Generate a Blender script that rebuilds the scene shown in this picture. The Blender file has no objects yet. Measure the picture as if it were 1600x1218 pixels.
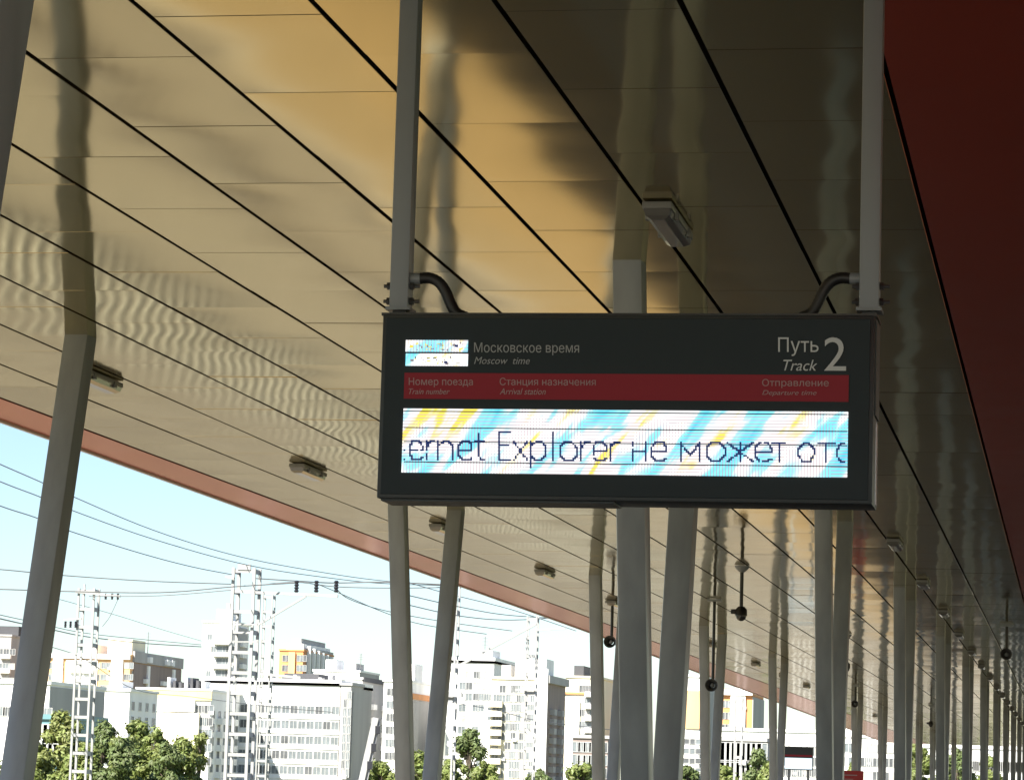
import bpy, bmesh, math, random
from mathutils import Vector, Matrix
random.seed(7)
S = bpy.context.scene
COL = S.collection
R = math.radians

# ------------------------------------------------------------------ camera
CAM = Vector((0.0, 0.0, 1.6))          # eye height above the platform (z = 0)
F, W0, H0 = 4800.0, 1600.0, 1218.0     # focal length in photo pixels
VPX, VPY, ROLL = 1680.0, 1247.0, 0.03  # where the platform's length axis vanishes
_y = Vector(((VPX-W0/2)/F, -(VPY-H0/2)/F, -1.0)).normalized()
_u = Vector((ROLL, 1.0, 0.0)); _u.z = (_u.x*_y.x + _u.y*_y.y)/-_y.z; _u.normalize()
_x = _y.cross(_u)
RM = Matrix((_x, _y, _u))              # camera axes -> world axes
cam = bpy.data.cameras.new('camera'); co = bpy.data.objects.new('camera', cam); COL.objects.link(co)
cam.sensor_width = 36; cam.lens = 36*F/W0; cam.clip_start = .05; cam.clip_end = 6000
co.matrix_world = Matrix.Translation(CAM) @ RM.to_4x4()
S.camera = co

# ------------------------------------------------------------------ sky, sun, exposure
SUN_EL, SUN_AZ = R(45), R(180+32)      # sun behind the camera, to its left
w = bpy.data.worlds.new('World'); S.world = w; w.use_nodes = True
nt = w.node_tree; bg = nt.nodes['Background']
sk = nt.nodes.new('ShaderNodeTexSky'); sk.sky_type = 'NISHITA'; sk.sun_disc = False
sk.sun_elevation = SUN_EL; sk.sun_rotation = SUN_AZ; sk.air_density = 1.0; sk.dust_density = .4; sk.ozone_density = 4.0
nt.links.new(sk.outputs[0], bg.inputs[0]); bg.inputs[1].default_value = 0.058
sl = bpy.data.lights.new('sun', 'SUN'); sl.energy = 5.0; sl.angle = R(.53); sl.color = (1, .95, .86)
so = bpy.data.objects.new('sun', sl); COL.objects.link(so)
sd = Vector((math.sin(SUN_AZ)*math.cos(SUN_EL), math.cos(SUN_AZ)*math.cos(SUN_EL), math.sin(SUN_EL)))
so.rotation_euler = (-sd).to_track_quat('-Z', 'Y').to_euler(); so.location = (-30, -30, 40)
S.view_settings.view_transform = 'Standard'; S.view_settings.look = 'None'
S.view_settings.exposure = 1.68; S.view_settings.gamma = 1
S.render.engine = 'CYCLES'
S.cycles.use_denoising = True; S.cycles.max_bounces = 8; S.cycles.diffuse_bounces = 4; S.cycles.glossy_bounces = 4
S.cycles.sample_clamp_indirect = 8

# ------------------------------------------------------------------ measuring helpers
def at(px, py, Y):                     # point of the place at distance Y along the platform, from a reading in the photo
    d = RM @ Vector(((px-W0/2)/F, -(py-H0/2)/F, -1.0))
    return CAM + d*(Y/d.y)
def px_of(p):
    q = RM.transposed() @ (Vector(p)-CAM)
    return W0/2 - F*q.x/q.z, H0/2 + F*q.y/q.z

# ------------------------------------------------------------------ materials
MATS = {}
def mat(name, col, rough=.6, metal=0., var=.12, scale=3., bump=0., spec=.5, coat=0., stretch=(1, 1, 1), emit=None):
    if name in MATS: return MATS[name]
    m = bpy.data.materials.new(name); m.use_nodes = True; n = m.node_tree; b = n.nodes['Principled BSDF']
    b.inputs['Roughness'].default_value = rough; b.inputs['Metallic'].default_value = metal
    b.inputs['Specular IOR Level'].default_value = spec; b.inputs['Coat Weight'].default_value = coat
    b.inputs['Coat Roughness'].default_value = .08
    g = n.nodes.new('ShaderNodeNewGeometry'); mp = n.nodes.new('ShaderNodeVectorMath'); mp.operation = 'MULTIPLY'
    mp.inputs[1].default_value = stretch; n.links.new(g.outputs['Position'], mp.inputs[0])
    t = n.nodes.new('ShaderNodeTexNoise'); t.inputs['Scale'].default_value = scale; t.inputs['Detail'].default_value = 5
    n.links.new(mp.outputs[0], t.inputs['Vector'])
    r = n.nodes.new('ShaderNodeMapRange'); r.inputs['From Min'].default_value = .25; r.inputs['From Max'].default_value = .75
    r.inputs['To Min'].default_value = 1-var; r.inputs['To Max'].default_value = 1+var
    n.links.new(t.outputs['Fac'], r.inputs['Value'])
    mx = n.nodes.new('ShaderNodeVectorMath'); mx.operation = 'SCALE'; mx.inputs[0].default_value = col
    n.links.new(r.outputs[0], mx.inputs['Scale']); n.links.new(mx.outputs[0], b.inputs['Base Color'])
    rr = n.nodes.new('ShaderNodeMapRange'); rr.inputs['To Min'].default_value = max(.02, rough-.08); rr.inputs['To Max'].default_value = min(1, rough+.08)
    n.links.new(t.outputs['Fac'], rr.inputs['Value']); n.links.new(rr.outputs[0], b.inputs['Roughness'])
    if bump:
        bp = n.nodes.new('ShaderNodeBump'); bp.inputs['Strength'].default_value = bump; bp.inputs['Distance'].default_value = .02
        n.links.new(t.outputs['Fac'], bp.inputs['Height']); n.links.new(bp.outputs[0], b.inputs['Normal'])
    if emit:
        b.inputs['Emission Color'].default_value = (*emit[:3], 1); b.inputs['Emission Strength'].default_value = emit[3]
    MATS[name] = m; return m

PX0, PXW, PYL = -.64, .5745, 1.09      # ceiling grid: first long joint, strip width, panel length
def sheet_metal(name, col, metal, rough, ax=.008, ay=.004, tilt=.007, panels=True, edge=(1, .935, .74)):
    """glossy coil-coated sheet: each panel a little out of plane and slightly dished, so mirrored things wobble"""
    m = bpy.data.materials.new(name); m.use_nodes = True; n = m.node_tree; N = n.nodes; L = n.links; b = N['Principled BSDF']
    b.inputs['Metallic'].default_value = metal; b.inputs['Roughness'].default_value = rough
    b.inputs['Specular Tint'].default_value = (*edge, 1)
    g = N.new('ShaderNodeNewGeometry'); sp = N.new('ShaderNodeSeparateXYZ'); L.new(g.outputs['Position'], sp.inputs[0])
    def M(op, a, bb=None, c=None):
        k = N.new('ShaderNodeMath'); k.operation = op
        for i, v in enumerate((a, bb, c)):
            if v is None: continue
            if isinstance(v, (int, float)): k.inputs[i].default_value = v
            else: L.new(v, k.inputs[i])
        return k.outputs[0]
    cx = M('DIVIDE', M('SUBTRACT', PX0, sp.outputs['X']), PXW); i = M('FLOOR', cx)
    cy = M('ADD', M('DIVIDE', sp.outputs['Y'], PYL), M('MULTIPLY', M('MODULO', i, 2.0), .5)); j = M('FLOOR', cy)
    fv = M('SUBTRACT', M('FRACT', cy), .5); fu = M('SUBTRACT', M('FRACT', cx), .5)
    cb = N.new('ShaderNodeCombineXYZ'); L.new(i, cb.inputs[0]); L.new(j, cb.inputs[1])
    wn = N.new('ShaderNodeTexWhiteNoise'); L.new(cb.outputs[0], wn.inputs['Vector'])
    ws = N.new('ShaderNodeSeparateColor'); L.new(wn.outputs['Color'], ws.inputs[0])
    mp = N.new('ShaderNodeVectorMath'); mp.operation = 'MULTIPLY'; mp.inputs[1].default_value = (1.1, .9, 1); L.new(g.outputs['Position'], mp.inputs[0])
    ad = N.new('ShaderNodeVectorMath'); ad.operation = 'ADD'; L.new(mp.outputs[0], ad.inputs[0])
    sc = N.new('ShaderNodeVectorMath'); sc.operation = 'SCALE'; sc.inputs['Scale'].default_value = 5.0; L.new(wn.outputs['Color'], sc.inputs[0]); L.new(sc.outputs[0], ad.inputs[1])
    no = N.new('ShaderNodeTexNoise'); no.inputs['Scale'].default_value = 1.25; no.inputs['Detail'].default_value = 1.2; L.new(ad.outputs[0], no.inputs['Vector'])
    ns = N.new('ShaderNodeSeparateColor'); L.new(no.outputs['Color'], ns.inputs[0])
    dx = M('MULTIPLY', M('SUBTRACT', ns.outputs[0], .5), ax*2.2)
    dy = M('MULTIPLY', M('SUBTRACT', ns.outputs[1], .5), ay*2.2)
    if panels:
        dx = M('ADD', dx, M('MULTIPLY', M('SUBTRACT', ws.outputs[0], .5), tilt*2)); dx = M('ADD', dx, M('MULTIPLY', M('SINE', M('MULTIPLY', fv, 6.283)), M('MULTIPLY', M('SUBTRACT', ws.outputs[2], .35), ax*1.5)))
        dx = M('ADD', dx, M('MULTIPLY', M('MULTIPLY', M('MULTIPLY', fu, fu), fu), .03))
        dy = M('ADD', dy, M('MULTIPLY', M('SUBTRACT', ws.outputs[1], .5), tilt)); dy = M('ADD', dy, M('MULTIPLY', M('MULTIPLY', M('MULTIPLY', fv, fv), fv), .02))
    c2 = N.new('ShaderNodeCombineXYZ'); L.new(dx, c2.inputs[0]); L.new(dy, c2.inputs[1])
    va = N.new('ShaderNodeVectorMath'); va.operation = 'ADD'; L.new(g.outputs['Normal'], va.inputs[0]); L.new(c2.outputs[0], va.inputs[1])
    vn = N.new('ShaderNodeVectorMath'); vn.operation = 'NORMALIZE'; L.new(va.outputs[0], vn.inputs[0]); L.new(vn.outputs[0], b.inputs['Normal'])
    # colour: batch differences and faint dust
    ds = N.new('ShaderNodeTexNoise'); ds.inputs['Scale'].default_value = 2.2; ds.inputs['Detail'].default_value = 6; L.new(g.outputs['Position'], ds.inputs['Vector'])
    f = M('ADD', M('MULTIPLY', ds.outputs['Fac'], .16), M('ADD', M('MULTIPLY', ws.outputs[2], .05), .88))
    cs = N.new('ShaderNodeVectorMath'); cs.operation = 'SCALE'; cs.inputs[0].default_value = col; L.new(f, cs.inputs['Scale']); L.new(cs.outputs[0], b.inputs['Base Color'])
    L.new(M('ADD', M('MULTIPLY', ds.outputs['Fac'], .06), rough-.02), b.inputs['Roughness'])
    MATS[name] = m; return m

M_CEIL = sheet_metal('beige coated sheet', (.55, .485, .315), .92, .07)
M_RED = sheet_metal('red coated sheet', (.52, .075, .04), .5, .2, panels=False, edge=(1, .4, .3))
M_REDL = sheet_metal('brick red coated sheet', (.62, .175, .09), .88, .12, panels=False, edge=(1, .55, .4))
M_DECK = mat('dark roof void', (.02, .018, .016), .9)
M_ROOF = mat('roof membrane', (.3, .3, .3), .8)
M_RIM = mat('white edge trim', (.75, .75, .75), .4)
M_STEEL = mat('grey painted steel', (.31, .335, .345), .34, spec=.5, var=.2, scale=3, stretch=(2.5, 2.5, .35))
M_HANG = mat('light grey steel tube', (.22, .24, .255), .36, var=.05)
M_BOLT = mat('zinc bolt', (.2, .2, .2), .35, metal=.9)
M_RUBBER = mat('black conduit', (.012, .012, .013), .45)
M_HOUSE = mat('charcoal powder coat', (.016, .023, .026), .42, var=.05, scale=30)
M_FACE = mat('charcoal face sheet', (.021, .031, .036), .5, var=.04, spec=.25)
M_STRIP = mat('dark red print', (.30, .02, .034), .5, spec=.25, var=.04)
M_INKW = mat('pale grey print', (.60, .63, .63), .6, var=.05)
M_INKD = mat('dim grey print', (.36, .375, .375), .6, var=.05)
M_INKR = mat('faded grey on red', (.40, .28, .28), .6, var=.05)
M_SILVER = mat('bright aluminium edge', (.75, .75, .75), .25, metal=.8)
M_LAMPB = mat('lamp housing grey', (.24, .24, .23), .45)
M_LAMPD = mat('ribbed diffuser', (.17, .165, .15), .12, spec=.6, coat=.6)
M_DARK = mat('black plastic', (.015, .015, .016), .35)
M_GLASSY = mat('smoked dome', (.05, .05, .05), .08, spec=.7)
M_LOGO = mat('grey horn', (.14, .14, .14), .5)

# ------------------------------------------------------------------ mesh helpers
ORIG = {}
class MB:
    def __init__(s): s.v = []; s.f = []; s.mi = []; s.cur = 0
    def slot(s, k): s.cur = k; return s
    def add(s, vs, fs):
        o = len(s.v); s.v += [tuple(v) for v in vs]; s.f += [tuple(i+o for i in f) for f in fs]; s.mi += [s.cur]*len(fs); return s
    def box(s, a, b, ch=0.):
        (x0, y0, z0), (x1, y1, z1) = a, b
        if ch <= 0:
            return s.add([(x0,y0,z0),(x1,y0,z0),(x1,y1,z0),(x0,y1,z0),(x0,y0,z1),(x1,y0,z1),(x1,y1,z1),(x0,y1,z1)],
                  [(0,3,2,1),(4,5,6,7),(0,1,5,4),(1,2,6,5),(2,3,7,6),(3,0,4,7)])
        bm = bmesh.new(); bmesh.ops.create_cube(bm, size=1)
        for v in bm.verts: v.co = Vector(((x0+x1)/2+v.co.x*(x1-x0), (y0+y1)/2+v.co.y*(y1-y0), (z0+z1)/2+v.co.z*(z1-z0)))
        bmesh.ops.bevel(bm, geom=bm.edges[:], offset=ch, segments=2, affect='EDGES', profile=.6)
        return s.frombm(bm)
    def frombm(s, bm):
        bm.verts.index_update(); s.add([v.co[:] for v in bm.verts], [[v.index for v in f.verts] for f in bm.faces]); bm.free(); return s
    def bar(s, p, q, wx, wy, up=(0, 0, 1), ch=0.):     # rectangular bar from p to q
        p, q = Vector(p), Vector(q); d = q-p; l = d.length; d.normalize()
        r = d.cross(Vector(up)); r = r.normalized() if r.length > 1e-6 else Vector((1, 0, 0)); u = r.cross(d)
        t = MB().box((-wx/2, -wy/2, 0), (wx/2, wy/2, l), ch)
        return s.add([p + r*v[0] + u*v[1] + d*v[2] for v in t.v], t.f)
    def tube(s, pts, rad, n=8, cap=True):
        pts = [Vector(p) for p in pts]; rs = rad if isinstance(rad, (list, tuple)) else [rad]*len(pts); vs = []; fs = []
        ref = None
        for i, p in enumerate(pts):
            d = (pts[min(i+1, len(pts)-1)]-pts[max(i-1, 0)]).normalized()
            if ref is None: ref = Vector((0, 0, 1)) if abs(d.z) < .9 else Vector((1, 0, 0))
            r = d.cross(ref).normalized(); u = r.cross(d).normalized(); ref = u
            for k in range(n):
                a = 2*math.pi*k/n; vs.append(p + (r*math.cos(a)+u*math.sin(a))*rs[i])
        for i in range(len(pts)-1):
            for k in range(n): fs.append((i*n+k, i*n+(k+1)%n, (i+1)*n+(k+1)%n, (i+1)*n+k))
        if cap: fs.append(tuple(range(n))[::-1]); fs.append(tuple((len(pts)-1)*n+k for k in range(n)))
        return s.add(vs, fs)
    def build(s, name, m, parent=None, smooth=False, fix=True):
        o_ = ORIG.get(parent.name, Vector()) if parent else Vector()
        me = bpy.data.meshes.new(name); me.from_pydata([tuple(Vector(v)-o_) for v in s.v], [], s.f)
        for k in (m if isinstance(m, (list, tuple)) else [m]): me.materials.append(k)
        me.polygons.foreach_set('material_index', s.mi)
        if fix:
            bm = bmesh.new(); bm.from_mesh(me); bmesh.ops.recalc_face_normals(bm, faces=bm.faces[:]); bm.to_mesh(me); bm.free()
        if smooth:
            me.polygons.foreach_set('use_smooth', [True]*len(me.polygons)); me.set_sharp_from_angle(angle=R(40))
        me.update(); o = bpy.data.objects.new(name, me); COL.objects.link(o)
        if parent: o.parent = parent; ORIG[o.name] = o_
        else: ORIG[o.name] = Vector()
        return o
def tag(o, label=None, cat=None, group=None, kind=None):
    if label: o['label'] = label
    if cat: o['category'] = cat
    if group: o['group'] = group
    if kind: o['kind'] = kind
    return o
def thing(name, loc, label, cat, group=None):
    o = bpy.data.objects.new(name, None); COL.objects.link(o); o.location = loc; o.empty_display_size = .3
    ORIG[o.name] = Vector(loc); return tag(o, label, cat, group)
def clone(o, parent=None, loc=None):
    c = o.copy(); COL.objects.link(c); c.parent = parent
    if loc is not None: c.location = loc
    for ch in list(o.children): clone(ch, c)
    return c
ORD = ['first', 'second', 'third', 'fourth', 'fifth', 'sixth', 'seventh', 'eighth', 'ninth', 'tenth']

# ================================================================== SETTING
GZ = -1.2                                # track bed below the platform
m_ground = mat('dry ground', (.13, .135, .05), .95, var=.35, scale=.08, bump=.3)
m_ball = mat('ballast', (.135, .122, .095), .95, var=.35, scale=9, bump=.9)
m_conc = mat('concrete', (.26, .24, .20), .8, var=.15, scale=4)
m_slp = mat('sleeper concrete', (.15, .135, .11), .9)
m_paver = mat('platform paving', (.15, .14, .11), .55, var=.12, scale=2.5, bump=.1)
m_tact = mat('yellow tactile paving', (.185, .138, .070), .7, var=.15, scale=5)
m_rail = mat('rail steel', (.25, .2, .17), .3, metal=.8)
tag(MB().box((-1600, -300, GZ-3), (1600, 2600, GZ-.004)).build('ground', m_ground), kind='structure')
bed = tag(MB().box((-34, -60, GZ-2), (-7.75, 500, GZ+.12)).build('track_bed', m_ball), kind='structure')
tag(MB().box((10.2, -60, GZ-2), (22, 500, GZ+.12)).build('track_bed', m_ball), kind='structure')
pl = tag(MB().box((-7.7, -40, GZ-.5), (9.9, 210, -.008)).build('platform', m_conc), kind='structure')
mb = MB()                                # paving slabs with open joints
for i in range(19):
    x0 = -6.52+i*.8; mb.slot(1 if i < 3 else 0)
    for j in range(150):
        y0 = -10+j*1.2; mb.box((x0+.004, y0+.004, -.05), (x0+.796, y0+1.196, random.uniform(-.001, .001)))
tag(mb.build('paving_slab', [m_paver, mat('tan brick paving', (.19, .135, .062), .7, var=.2, scale=2)], pl, fix=False), kind='stuff')
for x0, x1 in ((-7.45, -6.55), (8.9, 9.5)):
    mb = MB()
    for j in range(200):
        for k in range(3 if x0 < 0 else 2): mb.box((x0+.3*k+.004, -10+j*.9+.004, -.05), (x0+.3*k+.296, -10+j*.9+.896, .004))
    tag(mb.build('tactile_slab', m_tact, pl, fix=False), kind='stuff')
for X in (-9.6, -17.2, -21.8, -26.4, -31, 12.2, 16.6):
    t = tag(MB().bar((X-.76, -50, GZ+.37), (X-.76, 480, GZ+.37), .07, .16).bar((X+.76, -50, GZ+.37), (X+.76, 480, GZ+.37), .07, .16).build('railway_track', m_rail), kind='structure')
    mb = MB()
    for j in range(330): mb.box((X-1.3, -20+j*.6, GZ+.1), (X+1.3, -20+j*.6+.26, GZ+.285))
    tag(mb.build('sleeper', m_slp, t, fix=False), kind='stuff')

# ================================================================== CANOPY
CZ = 4.0                                 # underside of the canopy
Y0, Y1 = -3.0, 150.0
NS = 11                                  # strips of ceiling panels between x = -.64 and x = -6.96
XE = PX0-NS*PXW
can = thing('platform_canopy', (0, 72, CZ), 'long flat canopy with glossy beige panel ceiling and red edges over the platform', 'canopy')
MB().box((XE-.02, Y0, CZ+.06), (PX0+.02, Y1, CZ+.10)).build('joint_void_sheet', M_DECK, can)  # near-black sheet, coloured so the open joints read as a dark void
MB().box((XE-.3, Y0-.05, CZ+.32), (10.2, Y1+.05, CZ+.5)).build('roof_deck', M_ROOF, can)  # extra width on the right, out of view, added to darken that side
def panel_mesh(l=PYL):
    gx, gy, d, c = .0095, .0020, .03, .0015
    a, b = PXW/2-gx, l/2-gy
    vs = [(-a+c,-b+c,0),(a-c,-b+c,0),(a-c,b-c,0),(-a+c,b-c,0),(-a,-b,c),(a,-b,c),(a,b,c),(-a,b,c),(-a,-b,d),(a,-b,d),(a,b,d),(-a,b,d)]
    fs = [(0,3,2,1)]
    for k in range(4):
        q = (k+1) % 4; fs += [(k, q, q+4, k+4), (k+4, q+4, q+8, k+8)]
    return vs, fs
pv, pf = panel_mesh()
pm = bpy.data.meshes.new('ceiling_panel'); pm.from_pydata(pv, [], pf); pm.materials.append(M_CEIL); pm.update()
cells = []
for i in range(NS):
    xc = PX0-(i+.5)*PXW
    for j in range(int(Y0/PYL)+1, int(Y1/PYL)):
        yc = (j+.5-.5*(i % 2))*PYL
        vis = 0
        if yc > 3:
            x, y = px_of((xc, yc, CZ)); 
            if -60 < x < 1640 and -90 < y < 1218: vis = 1/yc**3
        cells.append((vis, xc, yc))
cells.sort(reverse=True)
rest = MB()
for n_, (vis, xc, yc) in enumerate(cells):
    dz = random.uniform(-.0012, .0012)
    if n_ < 300:
        o = bpy.data.objects.new('ceiling_panel', pm); COL.objects.link(o); o.parent = can
        o.location = Vector((xc, yc, CZ+dz))-ORIG[can.name]
    else: rest.add([(v[0]+xc, v[1]+yc, v[2]+CZ+dz) for v in pv], pf)
tag(rest.build('ceiling_panel_field', M_CEIL, can, fix=False), kind='stuff')
# red soffit on the near (right) side, with its dark shadow joint
MB().box((PX0+.012, Y0, CZ-.012), (10.0, Y1, CZ+.05)).build('red_soffit', M_RED, can)  # carried on out of view to keep sky light off the right side
MB().box((10.0, Y0, CZ-.2), (10.2, Y1, CZ+.32)).build('fascia', M_REDL, can)
# brick-red sloping soffit strip along the far (left) edge; it widens down the platform
def edge_x(y): return -7.45 - max(0, y-22)*.008 - max(0, y-55)*.006
ys = [Y0+(Y1-Y0)*k/60 for k in range(61)]
mb = MB(); vs = []; fs = []
for y in ys: vs += [(XE-.012, y, CZ-.004), (edge_x(y), y, CZ+.015), (edge_x(y), y, CZ+.05), (XE-.012, y, CZ+.05)]
for k in range(60):
    for e in range(4): fs.append((k*4+e, k*4+(e+1)%4, k*4+4+(e+1)%4, k*4+4+e))
fs += [(0, 1, 2, 3), (240, 241, 242, 243)]
mb.add(vs, fs).build('red_edge_soffit', M_REDL, can)
mb = MB(); vs = []; fs = []
for y in ys: vs += [(edge_x(y)-.004, y, CZ+.0), (edge_x(y)-.03, y, CZ+.0), (edge_x(y)-.03, y, CZ+.3), (edge_x(y)-.004, y, CZ+.3)]
for k in range(60):
    for e in range(4): fs.append((k*4+e, k*4+(e+1)%4, k*4+4+(e+1)%4, k*4+4+e))
fs += [(0, 1, 2, 3), (240, 241, 242, 243)]
mb.add(vs, fs).build('edge_trim', M_RIM, can)
MB().box((XE-.3, Y1, CZ+.0), (10.0, Y1+.04, CZ+.32)).build('end_trim', M_RIM, can)

# ================================================================== V COLUMNS
T, ZV = .283, -.34                       # lean along the platform; height at which the two struts would meet
def v_column(X, Yc, label, group):
    t = thing('v_column', (X, Yc, 0), label, 'column', group)
    for s in (-1, 1):
        p = Vector((X, Yc+s*(T*(0-ZV)), 0.02)); q = Vector((X, Yc+s*T*(CZ+.03-ZV), CZ+.03))
        d = (q-p)
        st = MB().bar(p, q, .138, .17, up=(0, 1, 0), ch=.016).build('strut', M_STEEL, t, smooth=True)
        mb = MB().box((X-.16, p.y-.02-.14 if s < 0 else p.y-.1, 0), (X+.16, p.y+.1 if s < 0 else p.y+.02+.14, .02), .004)
        mb.build('base_plate', M_STEEL, t)
    return t
for row, X, nm in ((0, -5.5, 'left'), (1, -2.05, 'right')):
    for k in range(-1 if row else 0, 13):
        Yc = (15.15+11.25*k if k >= 0 else 4.47) if row else 15.1+10.7*k
        if row and k == -1: lb = 'nearest grey steel strut, cut off by the top left corner of the picture'
        elif k <= 5: lb = 'V-shaped grey steel column, %s of the %s row counted from the hanging board' % (ORD[k], nm) if k else ('V-shaped grey steel column at the left picture edge' if not row else 'widest grey V-shaped steel column, right below the hanging departure board')
        else: lb = 'small distant V-shaped steel column far down the %s row' % nm
        v_column(X, Yc, lb, 'V-shaped columns of the %s row' % nm)

# ================================================================== CEILING LAMPS
def lamp(X, Y, label, group):
    t = thing('ceiling_lamp', (X, Y, CZ), label, 'lamp', group)
    a, l = .062, .37
    mb = MB(); zs = ((0.0, a, l), (-.035, a, l))
    mb.box((X-a, Y-l, CZ-.036), (X+a, Y+l, CZ-.006), .006); h = mb.build('lamp_housing', M_LAMPB, t, smooth=True)
    b0, b1 = a-.006, a-.035
    vs = []
    for z, bx_, by_ in ((CZ-.034, b0, l-.008), (CZ-.062, b0-.006, l-.02), (CZ-.076, b1, l-.05)):
        vs += [(X-bx_, Y-by_, z), (X+bx_, Y-by_, z), (X+bx_, Y+by_, z), (X-bx_, Y+by_, z)]
    fs = []
    for r in range(2):
        for k in range(4): fs.append((r*4+k, r*4+(k+1)%4, r*4+4+(k+1)%4, r*4+4+k))
    fs.append((8, 9, 10, 11)); MB().add(vs, fs).build('diffuser', M_LAMPD, t)
    for s in (-1, 1):
        for e in (-.2, .2): MB().box((X+s*(a+.001)-.006, Y+e-.02, CZ-.055), (X+s*(a+.001)+.006, Y+e+.02, CZ-.02)).build('clip', M_BOLT, t)
    return t
for k, Y in enumerate([12.75]+[12.75+5.62*q for q in range(1, 22)]):
    lb = 'long grey ceiling lamp with bright glints, above the hanging board' if k == 0 else ('tiny ceiling lamp far down the right lamp line' if k > 7 else
         'small ceiling lamp in the right-hand line, %s from the hanging board' % ORD[k-1])
    lamp(-1.715, Y, lb, 'lamps along the right-hand ceiling joint')
lampL = [17.92, 23.35, 28.7, 34.6, 40.2, 45.8, 51.5, 59.1, 65, 71, 77, 83, 90, 97]
for k, Y in enumerate(lampL):
    lb = ['dark ceiling lamp touching the leaning strut at the left', 'ceiling lamp left of the hanging board above the red edge', 'ceiling lamp behind the strut just under the board', 'ceiling lamp between the second and third left columns'][k] if k < 4 else 'tiny ceiling lamp far down the left lamp line'
    lamp(-5.93-.003*(Y-18), Y, lb, 'lamps along the left-hand ceiling joint')

# ================================================================== HANGING DEVICES
def sphere(mb, c, r, sx=1, sy=1, sz=1, nu=14, nv=9):
    vs = []; fs = []
    for j in range(nv+1):
        a = math.pi*j/nv
        for i in range(nu):
            b = 2*math.pi*i/nu; vs.append((c[0]+r*sx*math.sin(a)*math.cos(b), c[1]+r*sy*math.sin(a)*math.sin(b), c[2]+r*sz*math.cos(a)))
    for j in range(nv):
        for i in range(nu): fs.append((j*nu+i, j*nu+(i+1)%nu, (j+1)*nu+(i+1)%nu, (j+1)*nu+i))
    mb.add(vs, fs); return mb
def dome_camera(X, Y, drop, label):
    t = thing('dome_camera', (X, Y, CZ), label, 'camera', 'cameras on drop poles')
    z = CZ-.006
    MB().tube([(X, Y, z), (X, Y, z-.03), (X, Y, z-.07)], [.085, .07, .025], 14).build('ceiling_flange', M_STEEL, t, smooth=True)
    MB().tube([(X, Y, z-.06), (X, Y, z-drop+.14)], .02, 10).build('drop_pole', M_DARK, t, smooth=True)
    MB().tube([(X, Y, z-drop+.16), (X, Y, z-drop+.13), (X, Y, z-drop+.06)], [.035, .062, .066], 16).build('camera_body', M_DARK, t, smooth=True)
    sphere(MB(), (X, Y, z-drop+.06), .058).build('dome', M_GLASSY, t, smooth=True)
    MB().box((X-.11, Y-.03, z-drop+.08), (X-.058, Y+.03, z-drop+.13), .006).build('junction_box', M_DARK, t)
    return t
dome_camera(-3.57, 33.2, .6, 'dark dome camera on a drop pole under the golden ceiling, largest of its kind')
dome_camera(-3.47, 47.4, .58, 'dome camera on a pole partly hidden by the second right column')
dome_camera(-3.84, 83.9, .6, 'tiny dome camera on a drop pole between far right columns')
def speaker(X, Y, drop, label, hd=-1):
    t = thing('horn_speaker', (X, Y, CZ), label, 'loudspeaker', 'horn speakers on drop poles')
    z = CZ-.006
    MB().box((X-.09, Y-.06, z-.03), (X+.09, Y+.06, z)).build('ceiling_plate', M_STEEL, t)
    MB().tube([(X, Y, z-.03), (X, Y, z-drop+.1)], .02, 10).build('drop_pole', M_DARK, t, smooth=True)
    zc = z-drop+.08
    MB().tube([(X, Y+.2, zc), (X, Y+.06, zc), (X, Y-.02, zc), (X, Y-.14, zc), (X, Y-.16, zc)], [.035, .038, .032, .075, .082], 18, cap=False).build('horn', M_LOGO, t, smooth=True)
    sphere(MB(), (X, Y-.05, zc), .03, sy=1.6).build('driver', M_INKD, t, smooth=True)
    MB().box((X-.02, Y-.03, zc), (X+.02, Y+.03, z-drop+.14)).build('bracket', M_DARK, t)
    return t
speaker(-6.0, 40.0, .62, 'horn speaker on a pole beside the third left column')
speaker(-4.56, 39.2, 1.18, 'low-hanging horn speaker on a long pole in front of the fourth left column')
speaker(-.96, 43.7, .5, 'round horn speaker hanging among the far right columns near the red soffit')
speaker(-4.9, 70.0, .5, 'small horn speaker far off above the red platform sign')

# ================================================================== HANGING DEPARTURE BOARD
SY = 8.8
bx0, bx1, bz0, bz1 = -2.032, -.577, 2.417, 2.965
BD = .2
brd = thing('departure_board', ((bx0+bx1)/2, SY, bz0), 'dark hanging track 2 departure board with lit display and red strip', 'departure board')
MB().box((bx0, SY+.004, bz0), (bx1, SY+BD, bz1), .006).build('housing', M_HOUSE, brd, smooth=True)
MB().box((bx0+.012, SY-.002, bz0+.012), (bx1-.012, SY+.006, bz1-.012), .002).build('face_sheet', M_FACE, brd)
MB().box((bx1-.001, SY+.12, bz0+.01), (bx1+.002, SY+BD-.02, bz0+.25)).build('edge_profile', M_SILVER, brd)
MB().box((bx1-.001, SY+.02, bz0+.26), (bx1+.005, SY+BD-.02, bz1-.01)).build('edge_profile', M_HOUSE, brd)
MB().box((bx0+.01, SY+.02, bz0-.006), (bx1-.75, SY+BD-.02, bz0+.001)).build('drip_profile', M_HOUSE, brd)
MB().box((bx0-.006, SY+.012, bz1-.002), (bx1+.006, SY+BD-.004, bz1+.006)).build('top_cover', M_DARK, brd)
FY = SY-.004                              # front of the face
def fp(px, py, dy=0.):
    p = at(px, py, SY-.004); return Vector((p.x, FY-dy, p.z))
def quad(mb, pts): mb.add(pts, [(0, 1, 2, 3)]); return mb
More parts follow.
